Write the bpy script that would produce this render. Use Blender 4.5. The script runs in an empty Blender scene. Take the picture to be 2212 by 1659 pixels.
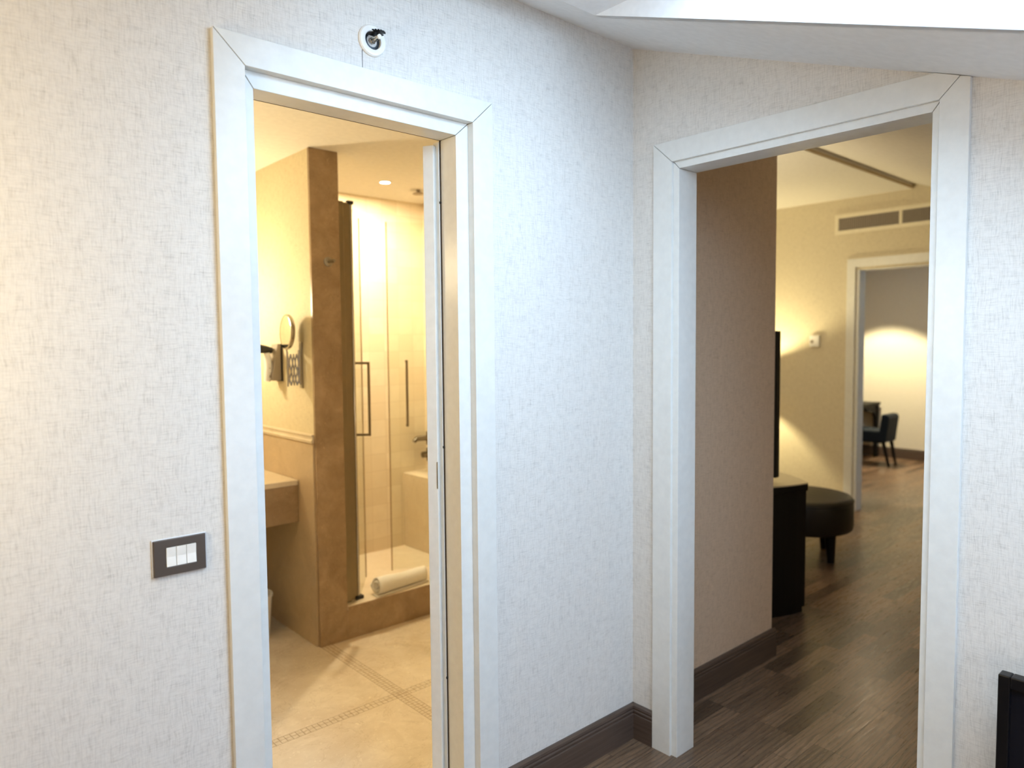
import bpy, bmesh, math, random
from mathutils import Vector, Matrix
from mathutils.geometry import tessellate_polygon
random.seed(7)
S = bpy.context.scene
COL = S.collection
PI = math.pi

# ------------------------------------------------------------------ camera, light, exposure
cam_d = bpy.data.cameras.new('camera'); cam = bpy.data.objects.new('camera', cam_d); COL.objects.link(cam)
cam_d.sensor_fit = 'HORIZONTAL'; cam_d.sensor_width = 36.0; cam_d.lens = 25.3455
cam_d.clip_start = 0.02; cam_d.clip_end = 60
R_ = Vector((0.74717872, -0.66456374, -0.00888801)); U_ = Vector((0.04507323, 0.03732521, 0.99828615)); F_ = Vector((0.66309303, 0.74629878, -0.05784263))
cam.matrix_world = Matrix(((R_.x, U_.x, -F_.x, -2.17738), (R_.y, U_.y, -F_.y, -1.75229), (R_.z, U_.z, -F_.z, 1.55), (0, 0, 0, 1)))
cam_d.dof.use_dof = True; cam_d.dof.focus_distance = 2.1; cam_d.dof.aperture_fstop = 2.0
S.camera = cam

W = bpy.data.worlds.new('daylight'); S.world = W; W.use_nodes = True
bg = W.node_tree.nodes['Background']; bg.inputs[0].default_value = (0.52, 0.71, 1.0, 1); bg.inputs[1].default_value = 14.2
S.view_settings.view_transform = 'Standard'; S.view_settings.look = 'None'
S.view_settings.exposure = 0.12; S.view_settings.gamma = 1.0; S.view_settings.use_curve_mapping = False
S.cycles.max_bounces = 10; S.cycles.diffuse_bounces = 6; S.cycles.glossy_bounces = 4; S.cycles.transparent_max_bounces = 12; S.cycles.transmission_bounces = 6
S.cycles.caustics_reflective = False; S.cycles.caustics_refractive = False
S.cycles.sample_clamp_indirect = 6.0
WARM = (1.0, 0.70, 0.33)
WARM2 = (1.0, 0.82, 0.52)

def lamp(name, kind, loc, watts, col, size=.05, rot=None, spot=None, blend=.3, portal=False, sy=None):
    d = bpy.data.lights.new(name, kind); o = bpy.data.objects.new(name, d); COL.objects.link(o)
    d.energy = watts; d.color = col; o.location = loc
    if kind == 'AREA':
        d.shape = 'RECTANGLE' if sy else 'DISK'; d.size = size
        if sy: d.size_y = sy
        if portal: d.cycles.is_portal = True
    else: d.shadow_soft_size = size
    if kind == 'SPOT': d.spot_size = math.radians(spot); d.spot_blend = blend
    if rot is not None: o.rotation_euler = rot
    return o

SLOPE = 0.364
CZ = 2.637
def roof(y): return CZ + SLOPE * y
ANG = math.atan(SLOPE)
NRM = Vector((0, -math.sin(ANG), math.cos(ANG)))
# daylight comes in through the roof window (portal lies in its pane) and the far room's window
lamp('roof_window_portal', 'AREA', (-.86, -1.42, roof(-1.42) + .178), 1, (1, 1, 1), .80, (ANG, 0, 0), portal=True, sy=1.56)
lamp('front_fill_portal', 'AREA', (-.45, -3.34, .97), 1, (1, 1, 1), .55, (-PI / 2, 0, 0), portal=True, sy=.6)  # unseen front opening, added to bring cool daylight onto the bedroom walls
lamp('far_window_portal', 'AREA', (5.1, -1.62, 1.5), 1, (1, 1, 1), .3, (-PI / 2, 0, 0), portal=True, sy=.8)
lamp('bedroom_fill_light', 'POINT', (-3.0, -2.5, .8), 22, (1, .76, .54), .15)  # unseen warm fill added behind the camera, no lamp built

# ------------------------------------------------------------------ materials
def new_mat(name):
    m = bpy.data.materials.new(name); m.use_nodes = True
    nt = m.node_tree; return m, nt, nt.nodes['Principled BSDF']
def N(nt, t, **kw):
    n = nt.nodes.new(t)
    for k, v in kw.items():
        if k.startswith('i_'): n.inputs[k[2:].replace('_', ' ')].default_value = v
        else: setattr(n, k, v)
    return n
def mth(nt, op, a, b=None, c=None):
    n = nt.nodes.new('ShaderNodeMath'); n.operation = op
    for i, v in enumerate((a, b, c)):
        if v is None: continue
        if isinstance(v, (int, float)): n.inputs[i].default_value = v
        else: nt.links.new(v, n.inputs[i])
    return n.outputs[0]
def mixc(nt, f, a, b, mode='MIX'):
    n = nt.nodes.new('ShaderNodeMix'); n.data_type = 'RGBA'; n.blend_type = mode
    for s, v in ((n.inputs[0], f), (n.inputs[6], a), (n.inputs[7], b)):
        if isinstance(v, (int, float)): s.default_value = v
        elif isinstance(v, tuple): s.default_value = (*v[:3], 1)
        else: nt.links.new(v, s)
    return n.outputs[2]
def mrange(nt, v, a, b, c=0., d=1.):
    n = nt.nodes.new('ShaderNodeMapRange'); n.clamp = True; nt.links.new(v, n.inputs[0])
    for i, q in enumerate((a, b, c, d)): n.inputs[i + 1].default_value = q
    return n.outputs[0]
def comb(nt, x, y, z=0.):
    n = nt.nodes.new('ShaderNodeCombineXYZ')
    for i, v in enumerate((x, y, z)):
        if isinstance(v, (int, float)): n.inputs[i].default_value = v
        else: nt.links.new(v, n.inputs[i])
    return n.outputs[0]
def noise(nt, vec, scale, detail=2., rough=.5, dist=0.):
    n = nt.nodes.new('ShaderNodeTexNoise'); nt.links.new(vec, n.inputs['Vector'])
    n.inputs['Scale'].default_value = scale; n.inputs['Detail'].default_value = detail
    n.inputs['Roughness'].default_value = rough; n.inputs['Distortion'].default_value = dist
    return n.outputs[0]
def pos(nt):
    g = nt.nodes.new('ShaderNodeNewGeometry'); s = nt.nodes.new('ShaderNodeSeparateXYZ')
    nt.links.new(g.outputs['Position'], s.inputs[0]); return g.outputs['Position'], s.outputs[0], s.outputs[1], s.outputs[2]
def bump(nt, bs, h, strength, dist=.002):
    n = nt.nodes.new('ShaderNodeBump'); n.inputs['Strength'].default_value = strength; n.inputs['Distance'].default_value = dist
    nt.links.new(h, n.inputs['Height']); nt.links.new(n.outputs[0], bs.inputs['Normal'])

def flat(name, col, rough=.5, metal=0., spec=.5, emit=None, es=0.):
    m, nt, b = new_mat(name)
    b.inputs['Base Color'].default_value = (*col, 1); b.inputs['Roughness'].default_value = rough
    b.inputs['Metallic'].default_value = metal; b.inputs['Specular IOR Level'].default_value = spec
    p, x, y, z = pos(nt)
    # a faint mottling and bump, so no surface is perfectly uniform
    f = noise(nt, p, 35., 3.)
    c = mixc(nt, mrange(nt, f, .3, .7), tuple(v * .965 for v in col), tuple(min(1, v * 1.03) for v in col))
    nt.links.new(c, b.inputs['Base Color'])
    if emit: b.inputs['Emission Color'].default_value = (*emit, 1); b.inputs['Emission Strength'].default_value = es
    return m

def linen(name, light, dark, amt=1.0):
    m, nt, b = new_mat(name); p, x, y, z = pos(nt)
    u = mth(nt, 'ADD', x, y)
    # slubby threads woven both ways: fine even weave plus longer, darker slubs gathered in loose clumps
    M = lambda q, k: mth(nt, 'MULTIPLY', q, k)
    wob = noise(nt, comb(nt, u, z), 9., 2.); uw = mth(nt, 'ADD', u, M(wob, .02)); zw = mth(nt, 'ADD', z, M(wob, .02))
    h1 = noise(nt, comb(nt, M(uw, 22.), M(zw, 380.)), 1., 3., .65)
    v1 = noise(nt, comb(nt, M(uw, 380.), M(zw, 24.), 7.3), 1., 3., .65)
    h2 = noise(nt, comb(nt, M(u, 60.), M(z, 520.), 3.1), 1., 2., .6)
    v2 = noise(nt, comb(nt, M(u, 520.), M(z, 60.), 5.), 1., 2., .6)
    cl = noise(nt, comb(nt, u, z), 34., 3., .6)
    a = mrange(nt, h1, .46, .74); c = mrange(nt, v1, .46, .74)
    a2 = mrange(nt, h2, .42, .72); c2 = mrange(nt, v2, .42, .72)
    s = mth(nt, 'ADD', M(mth(nt, 'ADD', a, c), .55), M(mth(nt, 'ADD', a2, c2), .20))
    s = mth(nt, 'MULTIPLY', s, mrange(nt, cl, .32, .68, .55, 1.1))
    s = M(s, amt)
    nt.links.new(mixc(nt, mth(nt, 'MINIMUM', s, 1.), light, dark), b.inputs['Base Color'])
    b.inputs['Roughness'].default_value = .62; b.inputs['Specular IOR Level'].default_value = .25
    bump(nt, b, s, .3, .0008)
    return m

def parquet(name):
    m, nt, b = new_mat(name); p, x, y, z = pos(nt)
    br = nt.nodes.new('ShaderNodeTexBrick'); nt.links.new(comb(nt, x, mth(nt, 'ADD', y, 4.02)), br.inputs['Vector'])
    br.offset = .37; br.offset_frequency = 3; br.squash = 1.0
    for k, v in (('Color1', (0, 0, 0, 1)), ('Color2', (1, 1, 1, 1)), ('Mortar', (.5, .5, .5, 1)), ('Scale', 1.), ('Mortar Size', .0009), ('Mortar Smooth', .2), ('Brick Width', .46), ('Row Height', .078)):
        br.inputs[k].default_value = v
    t = br.outputs['Color']; tt = nt.nodes.new('ShaderNodeSeparateColor'); nt.links.new(t, tt.inputs[0]); tv = tt.outputs[0]
    off = mth(nt, 'MULTIPLY', tv, 37.)
    vec = comb(nt, mth(nt, 'MULTIPLY', x, 2.4), mth(nt, 'MULTIPLY', y, 22.), off)
    g = noise(nt, vec, 1.6, 6., .62, 1.6)
    fine = noise(nt, comb(nt, mth(nt, 'MULTIPLY', x, 9.), mth(nt, 'MULTIPLY', y, 160.), off), 1., 3., .6)
    rings = nt.nodes.new('ShaderNodeTexWave'); rings.wave_type = 'BANDS'; rings.bands_direction = 'Y'
    nt.links.new(comb(nt, mth(nt, 'MULTIPLY', x, .9), mth(nt, 'MULTIPLY', y, 7.), off), rings.inputs['Vector'])
    for k, v in (('Scale', 2.2), ('Distortion', 9.), ('Detail', 3.), ('Detail Scale', 1.2)): rings.inputs[k].default_value = v
    base = mixc(nt, tv, (.080, .050, .031), (.270, .170, .103))
    base = mixc(nt, mrange(nt, g, .42, .75, 0., .6), base, (.055, .036, .026))
    base = mixc(nt, mth(nt, 'MULTIPLY', mrange(nt, rings.outputs[1], .05, .35, .55, 0.), .8), base, (.030, .020, .014))
    base = mixc(nt, mrange(nt, fine, .45, .75, 0., .30), base, (.040, .027, .02))
    base = mixc(nt, br.outputs['Fac'], base, (.012, .008, .006))
    nt.links.new(base, b.inputs['Base Color'])
    nt.links.new(mrange(nt, fine, .3, .7, .24, .38), b.inputs['Roughness'])
    b.inputs['Specular IOR Level'].default_value = .55
    bump(nt, b, mth(nt, 'SUBTRACT', 1., mth(nt, 'ADD', br.outputs['Fac'], mth(nt, 'MULTIPLY', fine, .15))), .25, .001)
    return m

def wood(name, c1, c2, axis='x'):
    m, nt, b = new_mat(name); p, x, y, z = pos(nt)
    u = mth(nt, 'ADD', x, y)
    if axis == 'x': vec = comb(nt, mth(nt, 'MULTIPLY', u, 4.), mth(nt, 'MULTIPLY', z, 130.))
    else: vec = comb(nt, mth(nt, 'MULTIPLY', u, 130.), mth(nt, 'MULTIPLY', z, 4.))
    f = noise(nt, vec, 1., 4., .6, .6)
    nt.links.new(mixc(nt, mrange(nt, f, .3, .7), c1, c2), b.inputs['Base Color']); b.inputs['Roughness'].default_value = .42
    bump(nt, b, f, .15, .0008)
    return m

def marble_nodes(nt, p, a, c, vein, scale=1.):
    f = noise(nt, p, 5. * scale, 8., .62, .8)
    g = noise(nt, p, 22. * scale, 6., .7, .4)
    col = mixc(nt, mrange(nt, f, .32, .68), a, c)
    col = mixc(nt, mrange(nt, g, .40, .75, 0., .55), col, c)
    v = noise(nt, p, 3.1 * scale, 7., .6, 2.2)
    ve = mth(nt, 'ABSOLUTE', mth(nt, 'SUBTRACT', v, .5))
    col = mixc(nt, mrange(nt, ve, 0., .010, .32, 0.), col, vein)
    sp = noise(nt, p, 60. * scale, 3., .6, 1.5)
    return mixc(nt, mrange(nt, sp, .62, .74, 0., .5), col, tuple(min(1, q * 1.45) for q in a))
def marble(name, a, c, vein, rough=.28, scale=1.):
    m, nt, b = new_mat(name); p, x, y, z = pos(nt)
    nt.links.new(marble_nodes(nt, p, a, c, vein, scale), b.inputs['Base Color']); b.inputs['Roughness'].default_value = rough
    return m
def bathfloor(name):
    m, nt, b = new_mat(name); p, x, y, z = pos(nt)
    col = marble_nodes(nt, p, (.74, .65, .50), (.60, .50, .36), (.36, .26, .16), 1.)
    gr = (.20, .13, .075)
    def strip(coord, other, centre, half, rows):
        d = mth(nt, 'SUBTRACT', coord, centre - half); cell = 2 * half / rows
        inside = mth(nt, 'LESS_THAN', mth(nt, 'ABSOLUTE', mth(nt, 'SUBTRACT', coord, centre)), half + .0012)
        def line(v, c):
            q = mth(nt, 'FRACT', mth(nt, 'DIVIDE', v, c)); q = mth(nt, 'MINIMUM', q, mth(nt, 'SUBTRACT', 1., q)); return mth(nt, 'LESS_THAN', q, .0011 / c)
        return inside, mth(nt, 'MULTIPLY', inside, mth(nt, 'MAXIMUM', line(d, cell), line(mth(nt, 'ADD', other, 10.), cell)))
    i1, l1 = strip(y, x, .905, .024, 2); i2, l2 = strip(x, y, -.492, .030, 3)
    ins = mth(nt, 'MAXIMUM', i1, i2)
    tess = noise(nt, p, 75., 1.)
    col = mixc(nt, ins, col, mixc(nt, mrange(nt, tess, .3, .7), (.68, .59, .45), (.55, .45, .31)))
    cross = mth(nt, 'MULTIPLY', i1, i2)
    ln = mth(nt, 'MAXIMUM', l1, l2)
    col = mixc(nt, mth(nt, 'MULTIPLY', ln, .8), col, gr)
    nt.links.new(col, b.inputs['Base Color']); b.inputs['Roughness'].default_value = .2
    return m
def tiles(name, a, c, grout, size=.115):
    m, nt, b = new_mat(name); p, x, y, z = pos(nt)
    br = nt.nodes.new('ShaderNodeTexBrick'); nt.links.new(comb(nt, mth(nt, 'ADD', x, y), z), br.inputs['Vector'])
    br.offset = 0.; 
    for k, v in (('Color1', (0, 0, 0, 1)), ('Color2', (1, 1, 1, 1)), ('Mortar', (.5, .5, .5, 1)), ('Scale', 1.), ('Mortar Size', .0011), ('Mortar Smooth', .3), ('Brick Width', size), ('Row Height', size)):
        br.inputs[k].default_value = v
    tt = nt.nodes.new('ShaderNodeSeparateColor'); nt.links.new(br.outputs['Color'], tt.inputs[0])
    f = noise(nt, p, 14., 5., .6)
    col = mixc(nt, tt.outputs[0], a, c); col = mixc(nt, mrange(nt, f, .4, .7, 0., .5), col, c)
    col = mixc(nt, mth(nt, 'MULTIPLY', br.outputs['Fac'], .7), col, grout)
    nt.links.new(col, b.inputs['Base Color']); b.inputs['Roughness'].default_value = .3
    return m
def glass(name, tint=(.96, .97, .94)):
    m, nt, b = new_mat(name); nt.nodes.remove(b)
    out = nt.nodes['Material Output']
    t = N(nt, 'ShaderNodeBsdfTransparent'); t.inputs[0].default_value = (*tint, 1)
    g = N(nt, 'ShaderNodeBsdfGlossy'); g.inputs['Roughness'].default_value = .02
    fr = N(nt, 'ShaderNodeFresnel'); fr.inputs[0].default_value = 1.16
    p, x, y, z = pos(nt)
    mx = N(nt, 'ShaderNodeMixShader'); nt.links.new(mth(nt, 'MINIMUM', fr.outputs[0], .14), mx.inputs[0]); nt.links.new(t.outputs[0], mx.inputs[1]); nt.links.new(g.outputs[0], mx.inputs[2])
    nt.links.new(mx.outputs[0], out.inputs[0]); return m
def cloth(name, col, scale=400., rough=.9):
    m, nt, b = new_mat(name); p, x, y, z = pos(nt)
    f = noise(nt, p, scale, 2.)
    nt.links.new(mixc(nt, f, tuple(v * .86 for v in col), col), b.inputs['Base Color']); b.inputs['Roughness'].default_value = rough
    bump(nt, b, f, .5, .002); return m

M_LINEN = linen('linen_wallpaper', (.755, .73, .69), (.39, .37, .34), .72)
M_LINEN2 = linen('beige_wallpaper', (.70, .63, .47), (.44, .38, .27), .8)
M_PLASTER = flat('white_plaster', (.80, .80, .80), .7, spec=.2)
M_CREAMCEIL = flat('cream_ceiling_paint', (.82, .79, .73), .7, spec=.2)
M_TRIM = flat('white_door_lacquer', (.72, .72, .69), .32)
M_CREAM = flat('cream_lacquer', (.78, .72, .56), .4)
M_FLOOR = parquet('dark_oak_parquet')
M_BASE = wood('dark_brown_skirting', (.060, .040, .030), (.105, .072, .055))
M_BROWNMARBLE = marble('beige_brown_marble', (.40, .285, .175), (.24, .155, .082), (.17, .11, .06))
M_CREAMSTONE = marble('cream_stone', (.70, .61, .46), (.62, .52, .37), (.48, .38, .25))
M_TANSTONE = marble('tan_stone', (.56, .44, .29), (.47, .36, .23), (.33, .24, .14))
M_BATHFLOOR = bathfloor('cream_marble_with_mosaic')
M_TILE = tiles('cream_square_tiles', (.76, .67, .50), (.68, .58, .41), (.50, .40, .26))
M_BATHWALL = linen('pale_yellow_bathroom_wallcovering', (.72, .64, .45), (.50, .42, .26), .9)
M_CHROME = flat('chrome', (.50, .47, .42), .15, 1.)
M_TAP = flat('tap_metal', (.22, .19, .15), .18, 1.)
M_ALU = flat('brushed_aluminium', (.36, .33, .27), .32, 1.)
M_OLIVE = flat('olive_metal_profile', (.25, .20, .125), .32, .6)
M_DARKALU = flat('bronze_handle_metal', (.20, .15, .09), .4, .6)
M_BLACK = flat('black_rubber', (.012, .012, .012), .6)
M_GLASS = glass('clear_glass')
M_TOWEL = cloth('white_terry', (.82, .79, .70), 260.)
M_BROWNPLATE = flat('brown_switch_plastic', (.07, .05, .036), .4)
M_WHITEPL = flat('white_plastic', (.84, .83, .79), .3)
M_GREYPL = flat('grey_plastic', (.30, .255, .20), .45)
M_DARKWOOD = flat('black_brown_veneer', (.006, .005, .0045), .5, spec=.18)
M_TABTOP = flat('pale_table_top', (.50, .42, .27), .35)
M_GLOSSBLACK = flat('gloss_black_plastic', (.004, .004, .005), .3, spec=.25)
M_SCREEN = flat('dark_screen', (.004, .005, .009), .12, spec=.3)
M_LEATHER = flat('dark_brown_leather', (.011, .008, .006), .42, spec=.35)
M_BLUE = flat('navy_leather', (.004, .010, .019), .6, spec=.2)
M_GRILLE = flat('grey_grille', (.42, .36, .30), .5)
M_DARK = flat('vent_shade_dark', (.08, .07, .06), .8)
M_GASKET = flat('brown_gasket', (.05, .03, .015), .8)
M_SHADE = flat('opal_lamp_glass', (.9, .85, .7), .5, emit=(1, .82, .5), es=6.)
M_LENS = flat('downlight_lens', (.9, .9, .85), .3, emit=(1, .90, .72), es=40.)

# ------------------------------------------------------------------ geometry helpers
def bm_box(bm, x0, x1, y0, y1, z0, z1, mat=None):
    vs = [bm.verts.new(Vector(q)) for q in ((x0, y0, z0), (x1, y0, z0), (x1, y1, z0), (x0, y1, z0), (x0, y0, z1), (x1, y0, z1), (x1, y1, z1), (x0, y1, z1))]
    for f in ((0, 3, 2, 1), (4, 5, 6, 7), (0, 1, 5, 4), (1, 2, 6, 5), (2, 3, 7, 6), (3, 0, 4, 7)): bm.faces.new([vs[i] for i in f])
    if mat is not None: bmesh.ops.transform(bm, matrix=mat, verts=vs)
    return vs
def bm_prism(bm, pts, d, mat=None):
    """pts: 3D outline, d: extrusion vector"""
    d = Vector(d); a = [bm.verts.new(Vector(p)) for p in pts]; b = [bm.verts.new(Vector(p) + d) for p in pts]
    n = len(a); bm.faces.new(a); bm.faces.new(b[::-1])
    for i in range(n): bm.faces.new((a[i], b[i], b[(i + 1) % n], a[(i + 1) % n]))
    if mat is not None: bmesh.ops.transform(bm, matrix=mat, verts=a + b)
def frame_of(axis):
    w = Vector(axis).normalized(); u = w.cross(Vector((0, 0, 1)) if abs(w.z) < .9 else Vector((1, 0, 0))).normalized()
    return u, w.cross(u), w
def bm_lathe(bm, c, axis, prof, n=40):
    """prof: list of (radius, distance along the axis)"""
    u, v, w = frame_of(axis); c = Vector(c); rings = []
    for r, h in prof:
        if r < 1e-6: rings.append([bm.verts.new(c + w * h)])
        else: rings.append([bm.verts.new(c + w * h + (u * math.cos(2 * PI * i / n) + v * math.sin(2 * PI * i / n)) * r) for i in range(n)])
    for A, B in zip(rings, rings[1:]):
        for i in range(n):
            j = (i + 1) % n
            if len(A) == 1 and len(B) == 1: continue
            if len(A) == 1: bm.faces.new((A[0], B[j], B[i]))
            elif len(B) == 1: bm.faces.new((A[i], A[j], B[0]))
            else: bm.faces.new((A[i], A[j], B[j], B[i]))
def bm_tube(bm, pts, r, n=14):
    pts = [Vector(p) for p in pts]; rings = []
    rr = r if isinstance(r, (list, tuple)) else [r] * len(pts)
    u = None
    for k, p in enumerate(pts):
        t = (pts[min(k + 1, len(pts) - 1)] - pts[max(k - 1, 0)]).normalized()
        if u is None: u = frame_of(t)[0]
        u = (u - t * u.dot(t)).normalized(); v = t.cross(u)
        rings.append([bm.verts.new(p + (u * math.cos(2 * PI * i / n) + v * math.sin(2 * PI * i / n)) * rr[k]) for i in range(n)])
    for A, B in zip(rings, rings[1:]):
        for i in range(n): bm.faces.new((A[i], A[(i + 1) % n], B[(i + 1) % n], B[i]))
    bm.faces.new(rings[0][::-1]); bm.faces.new(rings[-1])
def fin(name, bm, mat, parent=None, smooth=False, bev=0., seg=2, sub=0):
    bmesh.ops.recalc_face_normals(bm, faces=bm.faces)
    me = bpy.data.meshes.new(name); bm.to_mesh(me); bm.free(); me.materials.append(mat)
    o = bpy.data.objects.new(name, me); COL.objects.link(o)
    if smooth:
        for p in me.polygons: p.use_smooth = True
    if bev:
        b = o.modifiers.new('bevel', 'BEVEL'); b.width = bev; b.segments = seg; b.limit_method = 'ANGLE'; b.angle_limit = .7
        b.harden_normals = False
    if sub:
        s = o.modifiers.new('sub', 'SUBSURF'); s.levels = sub; s.render_levels = sub
    if smooth:
        e = o.modifiers.new('edge', 'EDGE_SPLIT'); e.split_angle = .7
    if parent is not None:
        o.parent = parent; o.matrix_parent_inverse = parent.matrix_world.inverted()
    return o
def box(name, b, mat, parent=None, bev=0., rot=None):
    bm = bmesh.new(); bm_box(bm, *b, mat=rot); return fin(name, bm, mat, parent, bev=bev)
def empty(name, loc=(0, 0, 0)):
    o = bpy.data.objects.new(name, None); COL.objects.link(o); o.location = loc; o.empty_display_size = .05
    o.matrix_world = Matrix.Translation(loc); return o
def tag(o, label=None, cat=None, group=None, kind=None):
    for k, v in (('label', label), ('category', cat), ('group', group), ('kind', kind)):
        if v: o[k] = v
    return o
def struct(o, label=None, cat=None): return tag(o, label, cat, kind='structure')

# ------------------------------------------------------------------ the setting: bedroom
def wall_x(name, x0, x1, y0, y1, z1, holes, mat, z0=0., label=None):
    """a wall running along x, with rectangular door holes (xa, xb, top)"""
    bm = bmesh.new(); cur = x0
    for a, b, t in holes:
        bm_box(bm, cur, a, y0, y1, z0, z1); bm_box(bm, a, b, y0, y1, t, z1); cur = b
    bm_box(bm, cur, x1, y0, y1, z0, z1)
    return struct(fin(name, bm, mat), label, 'wall')
def wall_y(name, y0, y1, x0, x1, zt, holes, mat, label=None, z0=0.):
    """a wall running along y; zt is a number or a function of y for the top"""
    f = zt if callable(zt) else (lambda y: zt)
    bm = bmesh.new(); cur = y0
    def seg(a, b, zb):
        if f(a) <= zb and f(b) <= zb: return
        k = 1
        if callable(zt) and x0 > 1: k = max(1, int((b - a) / .1))
        ys = [a + (b - a) * i / k for i in range(k + 1)]
        bm_prism(bm, [(x0, a, zb), (x0, b, zb)] + [(x0, y, f(y)) for y in ys[::-1]], (x1 - x0, 0, 0))
    for a, b, t in holes:
        seg(cur, a, z0); seg(a, b, t); cur = b
    seg(cur, y1, z0)
    return struct(fin(name, bm, mat), label, 'wall')

AX0, AX1 = -1.552, -.706           # bathroom door casing, outer edges
AI0, AI1, AZI = -1.478, -.783, 2.216
AJ0, AJ1, AZJ = -1.449, -.829, 2.175
BY0, BY1 = -1.118, -.104           # second doorway, outer edges
BI0, BI1, BZI = -1.046, -.185, 2.187
BJ0, BJ1, BZJ = -1.026, -.209, 2.161
WT = .12; WB = .115

wall_x('wall_back', -4.6, 0.0, 0., WT, CZ, [(AI0 - .004, AI1 + .004, AZI + .004)], M_LINEN, label='pale linen papered wall around the bathroom doorway')
wall_y('wall_right', -3.3, 0., 0., WB, lambda y: roof(y), [(BI0 - .004, BI1 + .004, BZI + .004)], M_LINEN, label='pale linen papered wall around the hallway doorway')
wall_y('wall_left', -3.3, WT, -4.7, -4.6, lambda y: roof(min(y, 0)), [], M_LINEN)
bm = bmesh.new()
for b in ((-4.7, -.75, -3.4, -3.3, 0, 1.46), (-.15, 4.5, -3.4, -3.3, 0, 1.46), (-.75, -.15, -3.4, -3.3, 0, .65), (-.75, -.15, -3.4, -3.3, 1.3, 1.46)): bm_box(bm, *b)  # with an opening added only for extra daylight
struct(fin('wall_front', bm, M_LINEN), None, 'wall')

def sloped_slab(name, outer, hole, mat, thick=.06):
    zz = lambda p: Vector((p[0], p[1], roof(p[1])))
    loops = [[zz(p) for p in outer]] + ([[zz(p) for p in hole]] if hole else [])
    flatv = [v for l in loops for v in l]; bm = bmesh.new()
    lo = [bm.verts.new(v) for v in flatv]; hi = [bm.verts.new(v + NRM * thick) for v in flatv]
    for t in tessellate_polygon(loops):
        bm.faces.new([lo[i] for i in t]); bm.faces.new([hi[i] for i in reversed(t)])
    k = 0
    for l in loops:
        for i in range(len(l)):
            a, b = k + i, k + (i + 1) % len(l); bm.faces.new((lo[a], lo[b], hi[b], hi[a]))
        k += len(l)
    bmesh.ops.remove_doubles(bm, verts=bm.verts, dist=1e-6)
    return fin(name, bm, mat)
HOLE = [(-.4505, -.2115), (-.4856, -2.15), (-1.2505, -2.15), (-1.2505, -.2115)]
struct(sloped_slab('ceiling', [(-4.7, WT), (WB, WT), (WB, -3.4), (-4.7, -3.4)], HOLE, M_PLASTER), 'white sloped attic ceiling cut by a skylight', 'ceiling')
# skylight: level lining on its high side, upright sides, frame and pane in the outer roof plane
wn = struct(empty('window_1', (-1.2, -1.4, roof(-1.4))), 'bright skylight in a deep white recess in the sloped ceiling', 'skylight')
DZ = .17; YT = (roof(-.212) - CZ - DZ) / SLOPE; YB = -2.149; XL = -1.25
ro = lambda y: roof(y) + DZ
bm = bmesh.new()
bm_prism(bm, [(-.451, -.212, roof(-.212)), (-.486, YB, roof(YB)), (-.486, YB, ro(YB)), (-.459, YT, ro(YT))], (.03, 0, 0)); fin('recess_side', bm, M_PLASTER, wn)
bm = bmesh.new()
bm_prism(bm, [(XL, -.212, roof(-.212)), (XL, YB, roof(YB)), (XL, YB, ro(YB)), (XL, YT, ro(YT))], (-.03, 0, 0)); fin('recess_side', bm, M_PLASTER, wn)
bm = bmesh.new(); bm_prism(bm, [(-.421, -.212, roof(-.212)), (-.436, YT - .01, ro(YT)), (XL - .03, YT - .01, ro(YT)), (XL - .03, -.212, roof(-.212))], (0, 0, .03)); fin('recess_head', bm, M_PLASTER, wn)
bm = bmesh.new(); bm_prism(bm, [(-.46, YB, roof(YB)), (XL - .03, YB, roof(YB)), (XL - .03, YB, ro(YB)), (-.46, YB, ro(YB))], (0, -.03, 0)); fin('recess_foot', bm, M_PLASTER, wn)
def rp(x, y, h=0.): return Vector((x, y, ro(y) + h))
bm = bmesh.new(); fwid = .05
for x0, x1, y0, y1 in ((-.46, -.42, YB, YT), (XL - .04, XL, YB, YT), (XL, -.46, YB - .03, YB + .01), (XL, -.46, YT - .012, YT + .03)):
    bm_prism(bm, [rp(x0, y0), rp(x1, y0), rp(x1, y1), rp(x0, y1)], NRM * .05)
fin('frame', bm, M_TRIM, wn)
bm = bmesh.new(); bm_prism(bm, [rp(-.455, YB, .03), rp(-.455, YT, .03), rp(XL - .005, YT, .03), rp(XL - .005, YB, .03)], NRM * .006); fin('pane', bm, M_GLASS, wn)

struct(box('floor', (-4.7, 7.9, -3.4, 0.0, -.05, 0), M_FLOOR), 'dark oak strip parquet floor', 'floor')
struct(box('floor_living', (.95, 7.9, 0.0, 4.2, -.05, 0), M_FLOOR), 'glossy dark parquet continuing through the far rooms', 'floor')
struct(box('floor_bathroom', (-2.7, .95, 0.0, 2.6, -.05, 0), M_BATHFLOOR), 'cream marble bathroom floor crossed by mosaic strips', 'floor')

# skirting, moulded along its top
SK = [(0, 0), (.017, 0), (.017, .098), (.0125, .101), (.0125, .1045), (.0165, .107), (.0165, .1125), (.0115, .1155), (.0115, .119), (.0150, .1225), (.0130, .130), (.008, .136), (0, .136)]
def skirting(name, a, b, n, label=None, k=1.):
    a, b, n = Vector((*a, 0)), Vector((*b, 0)), Vector((*n, 0)); bm = bmesh.new()
    bm_prism(bm, [a + n * t + Vector((0, 0, z * k)) for t, z in SK], b - a)
    return struct(fin(name, bm, M_BASE), label, 'skirting board')
skirting('baseboard_back', (AX1, 0), (0, 0), (0, -1), 'brown skirting between bathroom door and corner')
skirting('baseboard_back_left', (-4.6, 0), (AX0, 0), (0, -1))
skirting('baseboard_right', (0, -.0), (0, BY1), (-1, 0), 'short brown skirting between corner and hallway doorway')
skirting('baseboard_right_front', (0, BY0), (0, -3.3), (-1, 0))

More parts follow.
